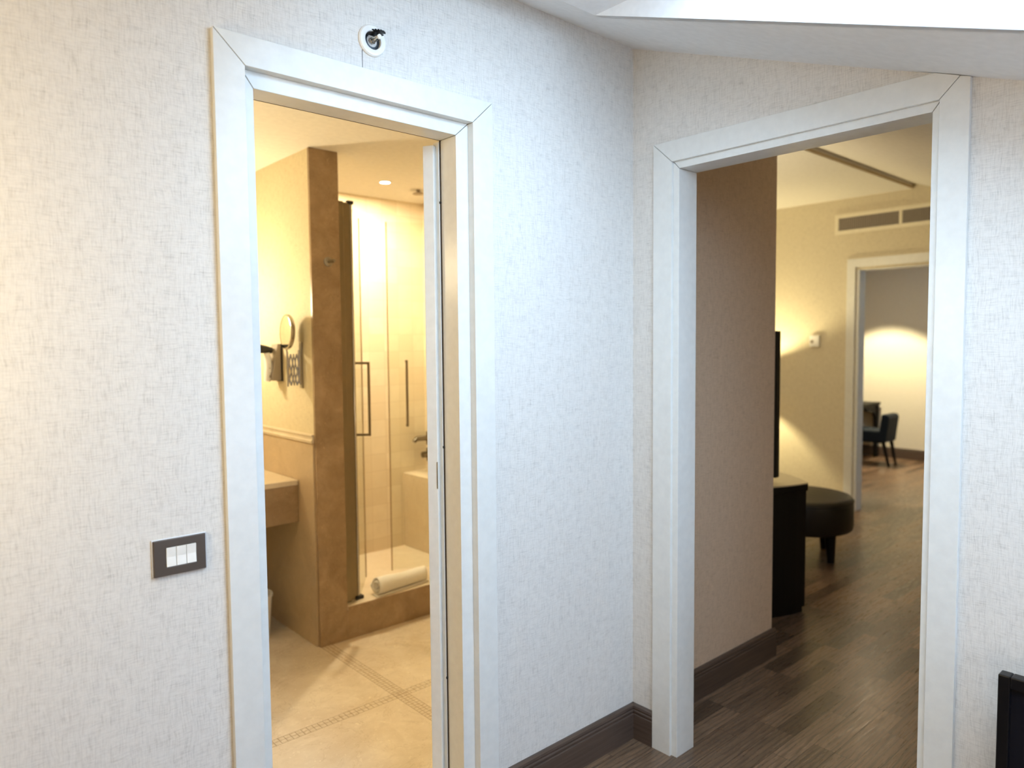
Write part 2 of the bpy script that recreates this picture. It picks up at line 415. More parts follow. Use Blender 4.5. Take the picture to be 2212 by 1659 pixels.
# ------------------------------------------------------------------ door surrounds
def casing_piece(P, outline, dep, out, parent, name, bev=.001):
    """outline: (u, z) pairs in the wall plane; P(u, d, z) gives 3D with d along the wall normal into the room"""
    bm = bmesh.new(); d0, d1 = dep
    bm_prism(bm, [P(u, d0, z) for u, z in outline], P(0, d1, 0) - P(0, d0, 0))
    return fin(name, bm, M_TRIM, parent, bev=bev)
def surround(root, P, o0, o1, oz, i0, i1, iz, j0, j1, jz, face, recess, depth, topcut=None, name='casing'):
    g = .0012   # the open mitre joint
    mk = casing_piece
    mk(P, [(o0, 0), (i0, 0), (i0, iz - g), (o0, oz - g)], (-.012, face), 0, root, name)
    mk(P, [(i1, 0), (o1, 0), (o1, oz - g), (i1, iz - g)], (-.012, face), 0, root, name)
    if topcut:   # the ceiling trims the top corner of the head
        mk(P, topcut, (-.012, face), 0, root, name)
    else: mk(P, [(o0 + g, oz), (i0 + g, iz), (i1 - g, iz), (o1 - g, oz)], (-.012, face), 0, root, name)
    mk(P, [(i0, 0), (j0, 0), (j0, jz - g), (i0, iz - g)], (-depth, recess), 0, root, 'jamb', .0012)
    mk(P, [(j1, 0), (i1, 0), (i1, iz - g), (j1, jz - g)], (-depth, recess), 0, root, 'jamb', .0012)
    mk(P, [(i0 + g, iz), (j0 + g, jz), (j1 - g, jz), (i1 - g, iz)], (-depth, recess), 0, root, 'jamb', .0012)
PA = lambda u, d, z: Vector((u, -d, z))
PB = lambda u, d, z: Vector((-d, u, z))
d1 = struct(empty('door_1', ((AX0 + AX1) / 2, 0, 0)), 'white framed doorway open to the warmly lit bathroom', 'doorway')
surround(d1, PA, AX0, AX1, 2.288, AI0, AI1, AZI, AJ0, AJ1, AZJ, .016, -.010, .089)
# rear frame with the seal, seen on the hinge side
bm = bmesh.new(); bm_box(bm, AJ1 - .007, AJ1 + .03, .0912, .118, 0, AZJ - .004); bm_box(bm, AJ0 - .03, AJ0 + .007, .0925, .118, 0, AZJ - .004)
fin('rebate', bm, M_TRIM, d1, bev=.001)
bm = bmesh.new(); bm_box(bm, AJ1 - .0035, AJ1 + .03, .089, .0912, 0, AZJ); bm_box(bm, AJ0 - .03, AJ1 + .03, .089, .0925, AZJ, AZJ + .03)
fin('seal', bm, M_GASKET, d1)
bm = bmesh.new()
for z in (1.985, 1.22, .47): bm_lathe(bm, (AJ1 - .0045, .0905, z), (-1, 0, 0), [(0, -.004), (.004, -.004), (.004, .001), (0, .002)], 14)
fin('buffer', bm, M_BLACK, d1)
# the leaf, swung far into the bathroom, so only its hinge edge shows
LD = Vector((.86, .51, 0)).normalized(); LP = Vector((LD.y, -LD.x, 0))
P0 = Vector((-.868, .130, 0)); TH = .036
LM = Matrix(((LD.x, LP.x, 0, P0.x), (LD.y, LP.y, 0, P0.y), (0, 0, 1, .008), (0, 0, 0, 1)))
bm = bmesh.new(); bm_box(bm, 0, .60, 0, TH, 0, 2.152, LM); leaf = fin('leaf', bm, M_TRIM, d1, bev=.002)
bm = bmesh.new()
bm_box(bm, -.0008, .0005, TH * .88, TH * .985, 1.08, 1.165, LM); fin('strike_plate', bm, M_ALU, d1)
bm = bmesh.new(); bm_tube(bm, [P0 + LD * .53 - LP * .0 + Vector((0, 0, 1.0)), P0 + LD * .53 - LP * .05 + Vector((0, 0, 1.0)), P0 + LD * .42 - LP * .052 + Vector((0, 0, 1.0))], .008); fin('handle', bm, M_CHROME, d1, smooth=True)

d2 = struct(empty('door_2', (0, (BY0 + BY1) / 2, 0)), 'white framed opening into the hallway, clipped by the sloped ceiling', 'doorway')
def rz(y): return roof(y) - .0015
ycut = (2.261 - CZ) / SLOPE    # where the head meets the slope
ym = BY0
zc = rz(BY0)
# the far corner of head and leg is shaved by the slope
t_ = None
def zmit(y): return BZI + (BI0 - y) / (BI0 - BY0) * (2.261 - BZI)
# intersection of the mitre line with the slope
lo, hi = BY0, BI0
for _ in range(40):
    mid = (lo + hi) / 2
    if zmit(mid) > rz(mid): lo = mid
    else: hi = mid
ymx, zmx = hi, rz(hi); g = .0012
def pcB(outline, name='casing', dep=(-.012, .0145)): return casing_piece(PB, outline, dep, 0, d2, name)
pcB([(BI1, 0), (BY1, 0), (BY1, 2.261 - g), (BI1, BZI - g)])
pcB([(BI0, 0), (BY0, 0), (BY0, rz(BY0)), (ymx, zmx - g), (BI0, BZI - g)])
pcB([(BY1 - g, 2.261), (BI1 - g, BZI), (BI0 + g, BZI), (ymx + g, zmx), (ycut, 2.261 - .001)])
for ol in ([(BI1, 0), (BJ1, 0), (BJ1, BZJ - g), (BI1, BZI - g)], [(BI0, 0), (BJ0, 0), (BJ0, BZJ - g), (BI0, BZI - g)], [(BI1 - g, BZI), (BJ1 - g, BZJ), (BJ0 + g, BZJ), (BI0 + g, BZI)]):
    casing_piece(PB, ol, (-.105, .003), 0, d2, 'jamb', .0012)
bm = bmesh.new()   # casing on the hallway side
for a, b, z0, z1 in ((BI1, BI1 + .07, 0, 2.26), (BI0 - .07, BI0, 0, 2.26), (BI0, BI1, BZI, 2.26)):
    bm_box(bm, WB, WB + .012, a, b, z0, z1)
fin('rear_casing', bm, M_TRIM, d2)

# ------------------------------------------------------------------ bathroom
BZ = 2.515
struct(box('wall_bathroom_back', (-2.7, -.525, 2.46, 2.56, 0, 2.6), M_BATHWALL), None, 'wall')
struct(box('wall_bathroom_left', (-2.8, -2.7, WT, 2.6, 0, 2.6), M_BATHWALL), None, 'wall')
struct(box('wall_shower_back', (-.525, .95, 2.46, 2.56, 0, 2.6), M_TILE), 'cream square tiled wall behind the shower', 'wall')
struct(box('wall_shower_right', (.74, .90, 1.45, 2.46, 0, 2.6), M_TILE), None, 'wall')
struct(box('wall_bathroom_right', (.74, .90, WT, 1.45, 0, 2.6), M_BATHWALL), None, 'wall')
struct(box('wall_bathroom_front', (-2.7, -1.56, WT, WT + .012, 0, 2.6), M_BATHWALL), None, 'wall')
struct(box('ceiling_bathroom', (-2.8, .95, WT, 2.6, BZ, 2.6), M_CREAMCEIL), 'cream bathroom ceiling', 'ceiling')
part = struct(empty('wall_partition', (-.45, 1.6, 0)), 'partition wall between washbasin niche and shower, brown marble end', 'wall')
box('core', (-.525, -.372, 1.612, 2.46, 0, BZ), M_BATHWALL, part)
box('marble_end', (-.527, -.370, 1.592, 1.612, 0, BZ), M_BROWNMARBLE, part, bev=.002)
box('marble_wainscot', (-.534, -.525, 1.612, 2.46, 0, 1.05), M_TANSTONE, part)
bm = bmesh.new(); bm_prism(bm, [(-.525, 1.612, 1.050), (-.541, 1.612, 1.050), (-.543, 1.612, 1.062), (-.536, 1.612, 1.068), (-.536, 1.612, 1.080), (-.541, 1.612, 1.086), (-.539, 1.612, 1.092), (-.525, 1.612, 1.094)], (0, .848, 0)); fin('dado_rail', bm, M_CREAMSTONE, part)
box('shower_tiling', (-.372, -.364, 1.612, 2.46, .14, BZ), M_TILE, part)

# robe hook
rh = tag(empty('robe_hook', (-.431, 1.592, 1.962)), 'small round metal robe hook on the brown marble pillar', 'hook')
bm = bmesh.new(); bm_lathe(bm, (-.436, 1.592, 1.962), (0, -1, 0), [(0, 0), (.024, 0), (.024, .004), (.019, .007), (0, .007)], 28); fin('plate', bm, M_ALU, rh, smooth=True)
bm = bmesh.new(); bm_tube(bm, [(-.436, 1.588, 1.962), (-.434, 1.565, 1.961), (-.430, 1.548, 1.962), (-.430, 1.540, 1.966)], [.007, .007, .008, .009]); fin('peg', bm, M_ALU, rh, smooth=True)

# washbasin counter
vc = tag(empty('vanity_counter', (-1.1, 2.1, .84)), 'thick beige stone washbasin counter in the bathroom niche', 'counter')
box('top', (-2.69, -.536, 1.785, 2.46, .815, .842), M_CREAMSTONE, vc, bev=.003)
box('apron', (-2.69, -.536, 1.788, 1.83, .620, .815), M_BROWNMARBLE, vc, bev=.002)
box('underside', (-2.69, -.536, 1.83, 2.46, .74, .815), M_BROWNMARBLE, vc)

# waste bin under the counter
bn = tag(empty('waste_bin', (-.745, 1.93, 0)), 'white waste bin under the counter, half hidden by the door frame', 'bin')
bm = bmesh.new(); bm_lathe(bm, (-.745, 1.93, 0), (0, 0, 1), [(0, .0), (.082, .0), (.086, .01), (.104, .232), (.100, .232), (.083, .014), (0, .014)], 48); fin('body', bm, M_WHITEPL, bn, smooth=True)
bm = bmesh.new(); bm_lathe(bm, (-.745, 1.93, .236), (0, 0, 1), [(.098, -.008), (.107, -.008), (.109, 0), (.107, .006), (.099, .006), (.098, -.008)], 48); fin('rim', bm, M_WHITEPL, bn, smooth=True)

# shaving mirror on a scissor arm
sm = tag(empty('shaving_mirror', (-.525, 1.73, 1.44)), 'round chrome shaving mirror on an extending wall arm', 'mirror')
bm = bmesh.new(); bm_box(bm, -.533, -.525, 1.715, 1.745, 1.325, 1.56); fin('wall_bracket', bm, M_ALU, sm, bev=.002)
bm = bmesh.new()
def bar(p, q, r=.0035): bm_tube(bm, [p, q], r, 8)
xs = [-.536, -.552, -.568, -.584, -.600]
for i in range(4):
    for zz in ((1.50, 1.40), (1.42, 1.50), (1.40, 1.34), (1.34, 1.42)):
        bar((xs[i], 1.728 + .004 * (i % 2), zz[0]), (xs[i + 1], 1.730 + .004 * (i % 2), zz[1]))
fin('scissor_arm', bm, M_CHROME, sm, smooth=True)
bm = bmesh.new(); bar((-.602, 1.73, 1.335), (-.602, 1.73, 1.512), .005); bar((-.602, 1.73, 1.50), (-.607, 1.73, 1.535), .0045)
bar((-.540, 1.73, 1.35), (-.540, 1.73, 1.52), .005)
fin('pivot_rod', bm, M_CHROME, sm, smooth=True)
MN = Vector((-.995, .095, .03)).normalized(); MC = Vector((-.598, 1.735, 1.612))
bm = bmesh.new(); bm_lathe(bm, MC, MN, [(0, -.016), (.070, -.015), (.085, -.012), (.090, -.006), (.090, .006), (.086, .009), (.082, .0095)], 56)
fin('mirror_rim', bm, M_CHROME, sm, smooth=True)
bm = bmesh.new(); bm_lathe(bm, MC, MN, [(.082, .0085), (.0, .0087)], 56); fin('mirror_face', bm, flat('mirror_silver', (.9, .88, .82), .03, 1.), sm, smooth=True)

# hair dryer in its wall holder
hd = tag(empty('hair_dryer', (-.525, 1.99, 1.45)), 'white and black hair dryer hung in a grey wall holder', 'hair dryer')
box('back_plate', (-.533, -.525, 1.955, 2.045, 1.352, 1.553), M_BLACK, hd, bev=.003)
bm = bmesh.new(); bm_prism(bm, [(-.533, 1.96, 1.550), (-.552, 1.96, 1.552), (-.585, 1.96, 1.375), (-.582, 1.96, 1.356), (-.533, 1.96, 1.356)], (0, .08, 0)); fin('holder', bm, M_GREYPL, hd, bev=.004)
bm = bmesh.new(); bm_tube(bm, [(-.567, 2.0, 1.517), (-.60, 2.0, 1.523), (-.64, 2.0, 1.528), (-.70, 2.0, 1.535)], [.016, .021, .024, .022], 20); fin('barrel', bm, M_BLACK, hd, smooth=True)
bm = bmesh.new(); bm_tube(bm, [(-.598, 1.995, 1.505), (-.592, 1.995, 1.47), (-.588, 1.995, 1.43), (-.592, 1.995, 1.39), (-.598, 1.995, 1.352)], [.015, .019, .02, .021, .017], 20); fin('handle', bm, M_WHITEPL, hd, smooth=True)
bm = bmesh.new(); bm_box(bm, -.5945, -.5855, 1.9745, 1.9765, 1.372, 1.40); bm_box(bm, -.593, -.587, 1.9745, 1.9765, 1.42, 1.426); fin('switch', bm, M_GREYPL, hd)

# shower enclosure
SF = .145
tray = tag(empty('shower_tray', (.2, 2.0, 0)), 'raised cream stone shower floor with a brown marble front step', 'shower tray')
box('step_front', (-.370, .74, 1.592, 1.612, 0, .155), M_BROWNMARBLE, tray)
box('step_cap', (-.370, .74, 1.586, 1.70, .155, .178), M_CREAMSTONE, tray, bev=.003)
box('cap_edge', (-.369, .74, 1.583, 1.586, .157, .176), M_BROWNMARBLE, tray)
box('basin', (-.364, .74, 1.70, 2.46, 0.0, SF), M_CREAMSTONE, tray)
tag(box('shower_bench', (.548, .74, 1.95, 2.46, SF, .655), M_CREAMSTONE, bev=.003), 'cream stone ledge in the back corner of the shower', 'bench')

en = tag(empty('shower_enclosure', (-.3, 1.66, .18)), 'frameless glass shower doors standing half open', 'shower enclosure')
bm = bmesh.new(); bm_box(bm, -.364, -.318, 1.640, 1.672, .178, 2.286); fin('wall_profile', bm, M_OLIVE, en, bev=.003)
bm = bmesh.new(); bm_box(bm, -.318, -.278, 1.648, 1.664, .182, 2.282); fin('door_profile', bm, M_OLIVE, en, bev=.002)
bm = bmesh.new(); bm_tube(bm, [(-.268, 1.656, .182), (-.268, 1.656, 2.278)], .0075, 14); fin('hinge_post', bm, M_CHROME, en, smooth=True)
bm = bmesh.new(); bm_box(bm, -.292, -.245, 1.640, 1.672, .178, .196); fin('pivot', bm, M_BLACK, en, bev=.002)
box('pivot', (-.290, -.255, 1.645, 1.668, 2.276, 2.294), M_BLACK, en, bev=.002)
def vglass(name, a, b, z0, z1, t=.006):
    a, b = Vector((*a, 0)), Vector((*b, 0)); d = (b - a).normalized(); n = Vector((-d.y, d.x, 0)) * t / 2
    bm = bmesh.new(); bm_prism(bm, [a - n + Vector((0, 0, z0)), b - n + Vector((0, 0, z0)), b + n + Vector((0, 0, z0)), a + n + Vector((0, 0, z0))], (0, 0, z1 - z0))
    return fin(name, bm, M_GLASS, en), d, Vector((-d.y, d.x, 0))
GT = 2.26
E1 = (-.068, 1.922); H1 = (-.262, 1.656); E2 = (.112, 1.925); H2 = (.60, 1.68)
g1, dd1, n1 = vglass('glass_door', H1, E1, .19, GT)
g2, dd2, n2 = vglass('glass_door', H2, E2, .19, GT)
def edge_strip(p, z0, z1, par):
    bm = bmesh.new(); bm_tube(bm, [(p[0], p[1], z0), (p[0], p[1], z1)], .0038, 8); return fin('edge_seal', bm, flat('edge_seal', (.42, .31, .18), .4), par)
edge_strip(E1, .185, GT, g1); edge_strip(E2, .185, GT, g2)
def pull(par, at, d, side, z0, z1, off=.055, post=True):
    a = Vector((*at, 0)); o = a + side * off; bm = bmesh.new()
    zs = lambda v, z: v + Vector((0, 0, z)); s = .0065
    up = Vector((0, 0, 1)); w = d * s; n = side * s
    bm_prism(bm, [zs(o - w - n, z0), zs(o + w - n, z0), zs(o + w + n, z0), zs(o - w + n, z0)], (0, 0, z1 - z0))
    for z in (z0, z1 - .013):
        bm_prism(bm, [zs(a - w, z), zs(a + w, z), zs(o + w, z), zs(o - w, z)], (0, 0, .013))
    return fin('handle', bm, M_DARKALU, par, bev=.001)
s1 = Vector((.74, -.67, 0)); 
pull(g1, (-.215, 1.760), Vector((.67, .74, 0)), s1, 1.045, 1.450, .085)
s2 = n2 if n2.y < 0 else -n2
pull(g2, (.205, 1.878), dd2, s2, 1.055, 1.450, .03)

# mixer taps on the shower's right wall
def mixer(name, z, spout, label):
    r = tag(empty(name, (.74, 2.40, z)), label, 'tap')
    bm = bmesh.new(); bm_lathe(bm, (.74, 2.36, z), (-1, 0, 0), [(0, 0), (.033, 0), (.033, .006), (.026, .012), (.022, .05), (.0, .052)], 32); fin('escutcheon', bm, M_TAP, r, smooth=True)
    bm = bmesh.new(); bm_tube(bm, [(.70, 2.36, z - .045), (.70, 2.36, z + .045)], [.020, .020], 20); fin('body', bm, M_TAP, r, smooth=True)
    if spout:
        bm = bmesh.new(); bm_tube(bm, [(.70, 2.36, z), (.63, 2.36, z + .002), (.60, 2.36, z + .001), (.583, 2.36, z - .008), (.575, 2.36, z - .018)], [.018, .018, .017, .015, .013], 18); fin('spout', bm, M_TAP, r, smooth=True)
    else:
        bm = bmesh.new(); bm_tube(bm, [(.69, 2.36, z), (.645, 2.36, z)], [.018, .022], 18); fin('knob', bm, M_TAP, r, smooth=True)
mixer('shower_mixer', .892, True, 'chrome spout projecting from the shower wall above a knob')
mixer('shower_valve', .778, False, 'chrome shower valve knob below the spout')
sh = tag(empty('rain_shower', (.458, 2.092, BZ)), 'small round shower head near the shower ceiling', 'shower head')
bm = bmesh.new(); bm_lathe(bm, (.458, 2.092, BZ), (0, 0, -1), [(0, 0), (.012, 0), (.010, .012), (.03, .016), (.036, .022), (.034, .026), (0, .026)], 28); fin('disc', bm, M_DARKALU, sh, smooth=True)

# rolled towel on the step
tw = tag(empty('rolled_towel', (0, 1.645, .18)), 'rolled white towel lying on the shower step', 'towel')
bm = bmesh.new(); ns = 60; turns = 2.3; rings = []
ax = Vector((1, .10, 0)).normalized(); px = Vector((-ax.y, ax.x, 0)); L = .338; Ls = 15
for k in range(Ls + 1):
    s = k / Ls; c = Vector((-.178, 1.628, .178 + .056)) + ax * (L * s) ; ring = []
    sq = 1 - .16 * s + .03 * math.sin(s * 9)
    for t_i in range(ns + 1):
        t = t_i / ns; a = -PI * .62 + turns * 2 * PI * (1 - t); r = (.0165 + .0385 * (1 - t)) * sq
        ring.append(c + px * (r * math.cos(a)) + Vector((0, 0, r * math.sin(a) - .056 * (1 - sq))) + ax * (.006 * math.sin(t * 23) + .004 * math.sin(k)))
    rings.append([bm.verts.new(p) for p in ring])
for A, B in zip(rings, rings[1:]):
    for i in range(ns): bm.faces.new((A[i], A[i + 1], B[i + 1], B[i]))
o = fin('roll', bm, M_TOWEL, tw, smooth=True); o.modifiers.remove(o.modifiers['edge'])
so = o.modifiers.new('thick', 'SOLIDIFY'); so.thickness = .0105; so.offset = -1
# loose end tucked underneath
bm = bmesh.new(); q = [(-.196, 1.588), (.17, 1.622), (.16, 1.66), (-.19, 1.65)]
bm_prism(bm, [(a, b, .1790) for a, b in q], (0, 0, .007)); fin('hem', bm, M_TOWEL, tw, bev=.003)

# recessed shower spotlight and vanity lamp (they light the bathroom along with added fill lights)
def downlight(name, x, y, z, label, r=.036):
    t = tag(empty(name, (x, y, z)), label, 'ceiling light')
    bm = bmesh.new(); bm_lathe(bm, (x, y, z), (0, 0, -1), [(r, 0), (r + .012, 0), (r + .011, .004), (r, .005), (r, 0)], 32); fin('trim_ring', bm, M_WHITEPL, t, smooth=True)
    bm = bmesh.new(); bm_lathe(bm, (x, y, z), (0, 0, -1), [(0, .002), (r, .002)], 32); fin('lens', bm, M_LENS, t)
    return t
downlight('shower_spotlight', .172, 2.02, BZ, 'glaring recessed spotlight in the shower ceiling', .03)
lamp('shower_fill_light', 'AREA', (-.16, 2.25, BZ - .008), 15, (1., .84, .58), .05, (0, 0, 0))  # unseen extra light added behind the pillar, no fixture there
lamp('shower_spotlight_beam', 'AREA', (.172, 2.02, BZ - .008), 28, (1., .84, .58), .05, (0, 0, 0))
lamp('bathroom_fill_light', 'POINT', (-1.6, 1.0, 1.9), 11, WARM2, .08)  # unseen fill added in mid-air, no ceiling fixture
vl = tag(empty('vanity_lamp', (-1.0, 2.46, 1.78)), 'opal wall lamp over the washbasin', 'wall lamp')
bm = bmesh.new(); bm_lathe(bm, (-1.0, 2.38, 1.68), (0, 0, 1), [(0, 0), (.04, .0), (.05, .02), (.05, .2), (.04, .22), (0, .22)], 32); fin('lamp_shade', bm, M_SHADE, vl, smooth=True)
box('bracket', (-1.02, -.98, 2.42, 2.46, 1.74, 1.82), M_CHROME, vl)
lamp('vanity_lamp_light', 'POINT', (-1.0, 2.28, 1.79), 28, WARM2, .07)

# ------------------------------------------------------------------ bedroom things
# fire sprinkler
sx, sz = -1.120, 2.371
sp = tag(empty('fire_sprinkler', (sx, 0, sz)), 'wall sprinkler head with white ring above the bathroom door', 'sprinkler')
bm = bmesh.new(); bm_lathe(bm, (sx, 0, sz), (0, -1, 0), [(.034, -.004), (.041, 0), (.0415, .004), (.0385, .008), (.027, .0095), (.0245, .008), (.0235, .002), (.0215, -.02), (.030, -.02)], 56); fin('escutcheon', bm, M_WHITEPL, sp, smooth=True)
bm = bmesh.new(); bm_lathe(bm, (sx, 0, sz), (0, -1, 0), [(.0235, .001), (.018, .003), (.0165, .003), (.0155, -.016), (0, -.016)], 40); fin('cup', bm, flat('gunmetal', (.02, .025, .03), .35, .5), sp, smooth=True)
bm = bmesh.new(); bm_lathe(bm, (sx, 0, sz), (0, -1, 0), [(0, -.016), (.009, -.016), (.009, .006), (.006, .008), (.006, .014), (0, .014)], 24)
for s in (-1, 1): bm_tube(bm, [(sx + s * .008, -.004, sz), (sx + s * .011, -.018, sz), (sx + s * .006, -.034, sz), (sx, -.040, sz)], .0022, 8)
fin('frame_arms', bm, M_CHROME, sp, smooth=True)
bm = bmesh.new(); bm_tube(bm, [(sx, -.012, sz), (sx, -.036, sz)], .0018, 10); bm_lathe(bm, (sx, -.036, sz), (0, -1, 0), [(0, 0), (.006, 0), (.006, .006), (0, .007)], 18); fin('bulb', bm, M_WHITEPL, sp, smooth=True)
bm = bmesh.new()   # toothed deflector with its horizontal hood
for k in range(7):
    a = (k - 3) / 3 * 1.0; w = .0036; c, s = math.sin(a), math.cos(a)
    p = Vector((sx, -.030, sz + .011)); tip = p + Vector((c * .024, -s * .024 + .004, .002)); n = Vector((s, c, 0)) * w
    bm_prism(bm, [p - n, p + n, tip + n * .7, tip - n * .7], (0, 0, .0016))
bm_lathe(bm, (sx, -.024, sz + .011), (0, 0, 1), [(0, 0), (.015, 0), (.015, .0018), (0, .0018)], 24)
bm_prism(bm, [(sx - .021, -.006, sz + .0112), (sx + .017, -.006, sz + .0112), (sx + .020, -.030, sz + .0112), (sx - .012, -.034, sz + .0112)], (0, 0, .0018))
fin('deflector', bm, M_GLOSSBLACK, sp)
bm = bmesh.new(); bm_box(bm, sx - .0305, sx - .0295, -.0008, .0002, 2.288, sz - .03); tag(fin('stripe', bm, M_GLOSSBLACK), 'thin dark wire dropping from the sprinkler to the door casing', 'stripe')  # thin dark line on the wallpaper from sprinkler to casing

# light switch
lw = tag(empty('light_switch', (-1.661, 0, 1.063)), 'brown wall switch plate with three white rockers beside bathroom door', 'light switch')
X0, X1, Z0, Z1 = -1.7195, -1.6030, 1.021, 1.106
bm = bmesh.new(); xa, xb, za, zb = -1.692, -1.625, 1.041, 1.087
pts = lambda x0, x1, z0, z1, y: [bm.verts.new((x0, y, z0)), bm.verts.new((x1, y, z0)), bm.verts.new((x1, y, z1)), bm.verts.new((x0, y, z1))]
A = pts(X0, X1, Z0, Z1, 0); B = pts(X0 + .001, X1 - .001, Z0 + .001, Z1 - .001, -.0085); C = pts(xa, xb, za, zb, -.0085); D = pts(xa, xb, za, zb, -.004)
for P, Q in ((A, B), (B, C), (C, D)):
    for i in range(4): bm.faces.new((P[i], P[(i + 1) % 4], Q[(i + 1) % 4], Q[i]))
fin('plate', bm, M_BROWNPLATE, lw, bev=.0012)
box('frame', (X0 - .002, X1 + .0025, -.0042, 0, Z0 + .001, Z1 + .0015), flat('satin_metal_frame', (.62, .62, .62), .35, .3), lw, bev=.001)
w = (xb - xa) / 3
for k in range(3):
    bm = bmesh.new(); a = xa + k * w + .0006; b = a + w - .0012
    bm_prism(bm, [(a, -.003, za + .0008), (a, -.0095, za + .0008), (a, -.0080, (za + zb) / 2), (a, -.0098, zb - .0008), (a, -.003, zb - .0008)], (b - a, 0, 0))
    fin('rocker', bm, M_WHITEPL, lw, bev=.0005)

# black framed television at the lower right
tv = tag(empty('television', (-.12, -1.7, 0.2)), 'black framed television by the right wall at the picture corner', 'television')
TX = -.14; ty0 = -1.2495; tz1 = .725
bm = bmesh.new(); yo1 = ty0 - .80
bx = lambda *b: bm_box(bm, *b)
bx(TX, TX + .035, ty0 - .026, ty0, tz1 - .47, tz1); bx(TX, TX + .035, yo1, yo1 + .026, tz1 - .47, tz1)
bx(TX, TX + .035, yo1 + .026, ty0 - .026, tz1 - .030, tz1); bx(TX, TX + .035, yo1 + .026, ty0 - .026, tz1 - .47, tz1 - .435)
fin('bezel', bm, M_GLOSSBLACK, tv, bev=.003)
box('screen', (TX + .008, TX + .02, yo1 + .02, ty0 - .02, tz1 - .45, tz1 - .02), M_SCREEN, tv)
box('stand', (TX - .06, TX + .09, ty0 - .52, ty0 - .28, tz1 - .52, tz1 - .505), M_GLOSSBLACK, tv, bev=.003)
box('neck', (TX + .012, TX + .03, ty0 - .44, ty0 - .36, tz1 - .506, tz1 - .44), M_GLOSSBLACK, tv)
tag(box('low_cabinet', (-.36, -.02, -2.2, -1.22, 0, tz1 - .52), M_DARKWOOD, bev=.003), 'low dark cabinet under the television', 'cabinet')

# bedside wall lamp just beyond the left edge
bl = tag(empty('bedside_lamp', (-2.62, 0, 1.6)), 'opal bedside wall lamp', 'wall lamp')
bm = bmesh.new(); bm_lathe(bm, (-2.62, -.20, 1.50), (0, 0, 1), [(0, 0), (.05, .0), (.065, .02), (.065, .2), (.05, .22), (0, .22)], 32); fin('lamp_shade', bm, M_SHADE, bl, smooth=True)
box('bracket', (-2.63, -2.61, -.14, 0, 1.59, 1.61), M_CHROME, bl)
lamp('bedside_lamp_light', 'POINT', (-2.54, -.42, 1.66), 19, (1, .74, .34), .08)

# ------------------------------------------------------------------ hallway and living room
wall_x('wall_hallway', WB, 1.072, 0.0, .12, 2.66, [], linen('shaded_beige_wallpaper', (.66, .525, .40), (.40, .30, .215), 1.0), label='beige papered hallway wall seen through the second doorway')  # same beige paper, coloured darker tan for the hallway's shade
struct(box('wall_living_left', (.95, 1.072, .12, 4.0, 0, 2.95), M_LINEN2), None, 'wall')
struct(box('wall_living_end', (.95, 4.5, 4.0, 4.1, 0, 2.95), M_LINEN2), None, 'wall')
LX = 4.40
wall_y('wall_living_back', -3.3, 4.0, LX, LX + .115, lambda y: min(2.94, roof(y) + .04), [(.16, 1.03, 2.165)], M_LINEN2, 'yellow lit wall with vent at the end of the living room')
# the sloped roof over hallway and living room, and the dropped flat ceiling
sl = sloped_slab('ceiling_hallway', [(WB, 0), (LX + .12, 0), (LX + .12, -3.4), (WB, -3.4)], None, M_CREAMCEIL); struct(sl, None, 'ceiling')
sl = sloped_slab('ceiling_living_slope', [(1.0, .0), (LX + .12, .0), (LX + .12, .66), (1.0, .66)], None, M_CREAMCEIL); struct(sl, 'sloped part of the far room ceiling', 'ceiling')
struct(box('ceiling_living', (.95, LX + .12, .585, 4.1, 2.803, 2.95), M_CREAMCEIL, bev=.004), 'flat cream ceiling of the room beyond', 'ceiling')
bm = bmesh.new(); bm_box(bm, 1.0, LX + .0, .580, .586, 2.805, 2.826); struct(fin('shade_strip_1', bm, flat('brown_shadow_strip', (.50, .41, .28), .9, spec=.05)), 'strip coloured as brown shade along the ceiling fold', 'shade_strip')  # brown strip colours in the crevice shade at the ceiling step
skirting('baseboard_hallway', (WB, 0), (1.072 + .017, 0), (0, -1), 'brown skirting along the hallway wall')
skirting('baseboard_living_left', (1.072, 0), (1.072, 4.0), (1, 0))
skirting('baseboard_living_back', (LX, 1.11), (LX, 4.0), (-1, 0))

# doorway to the far room
d3 = struct(empty('door_3', (LX, .6, 0)), 'cream framed doorway to the far room', 'doorway')
PC = lambda u, d, z: Vector((LX - d, u, z))
for ol in ([(1.035, 0), (1.108, 0), (1.108, 2.262), (1.035, 2.185)], [(.09, 0), (.16, 0), (.16, 2.185), (.09, 2.262)], [(1.108, 2.262), (1.035, 2.185), (.16, 2.185), (.09, 2.262)]):
    casing_piece(PC, ol, (-.001, .016), 0, d3, 'casing')
for ol in ([(1.035, 0), (1.004, 0), (1.004, 2.158), (1.035, 2.19)], [(.16, 0), (.19, 0), (.19, 2.158), (.16, 2.19)], [(1.035, 2.19), (1.004, 2.158), (.19, 2.158), (.16, 2.19)]):
    casing_piece(PC, ol, (-.128, -.006), 0, d3, 'jamb', .001)

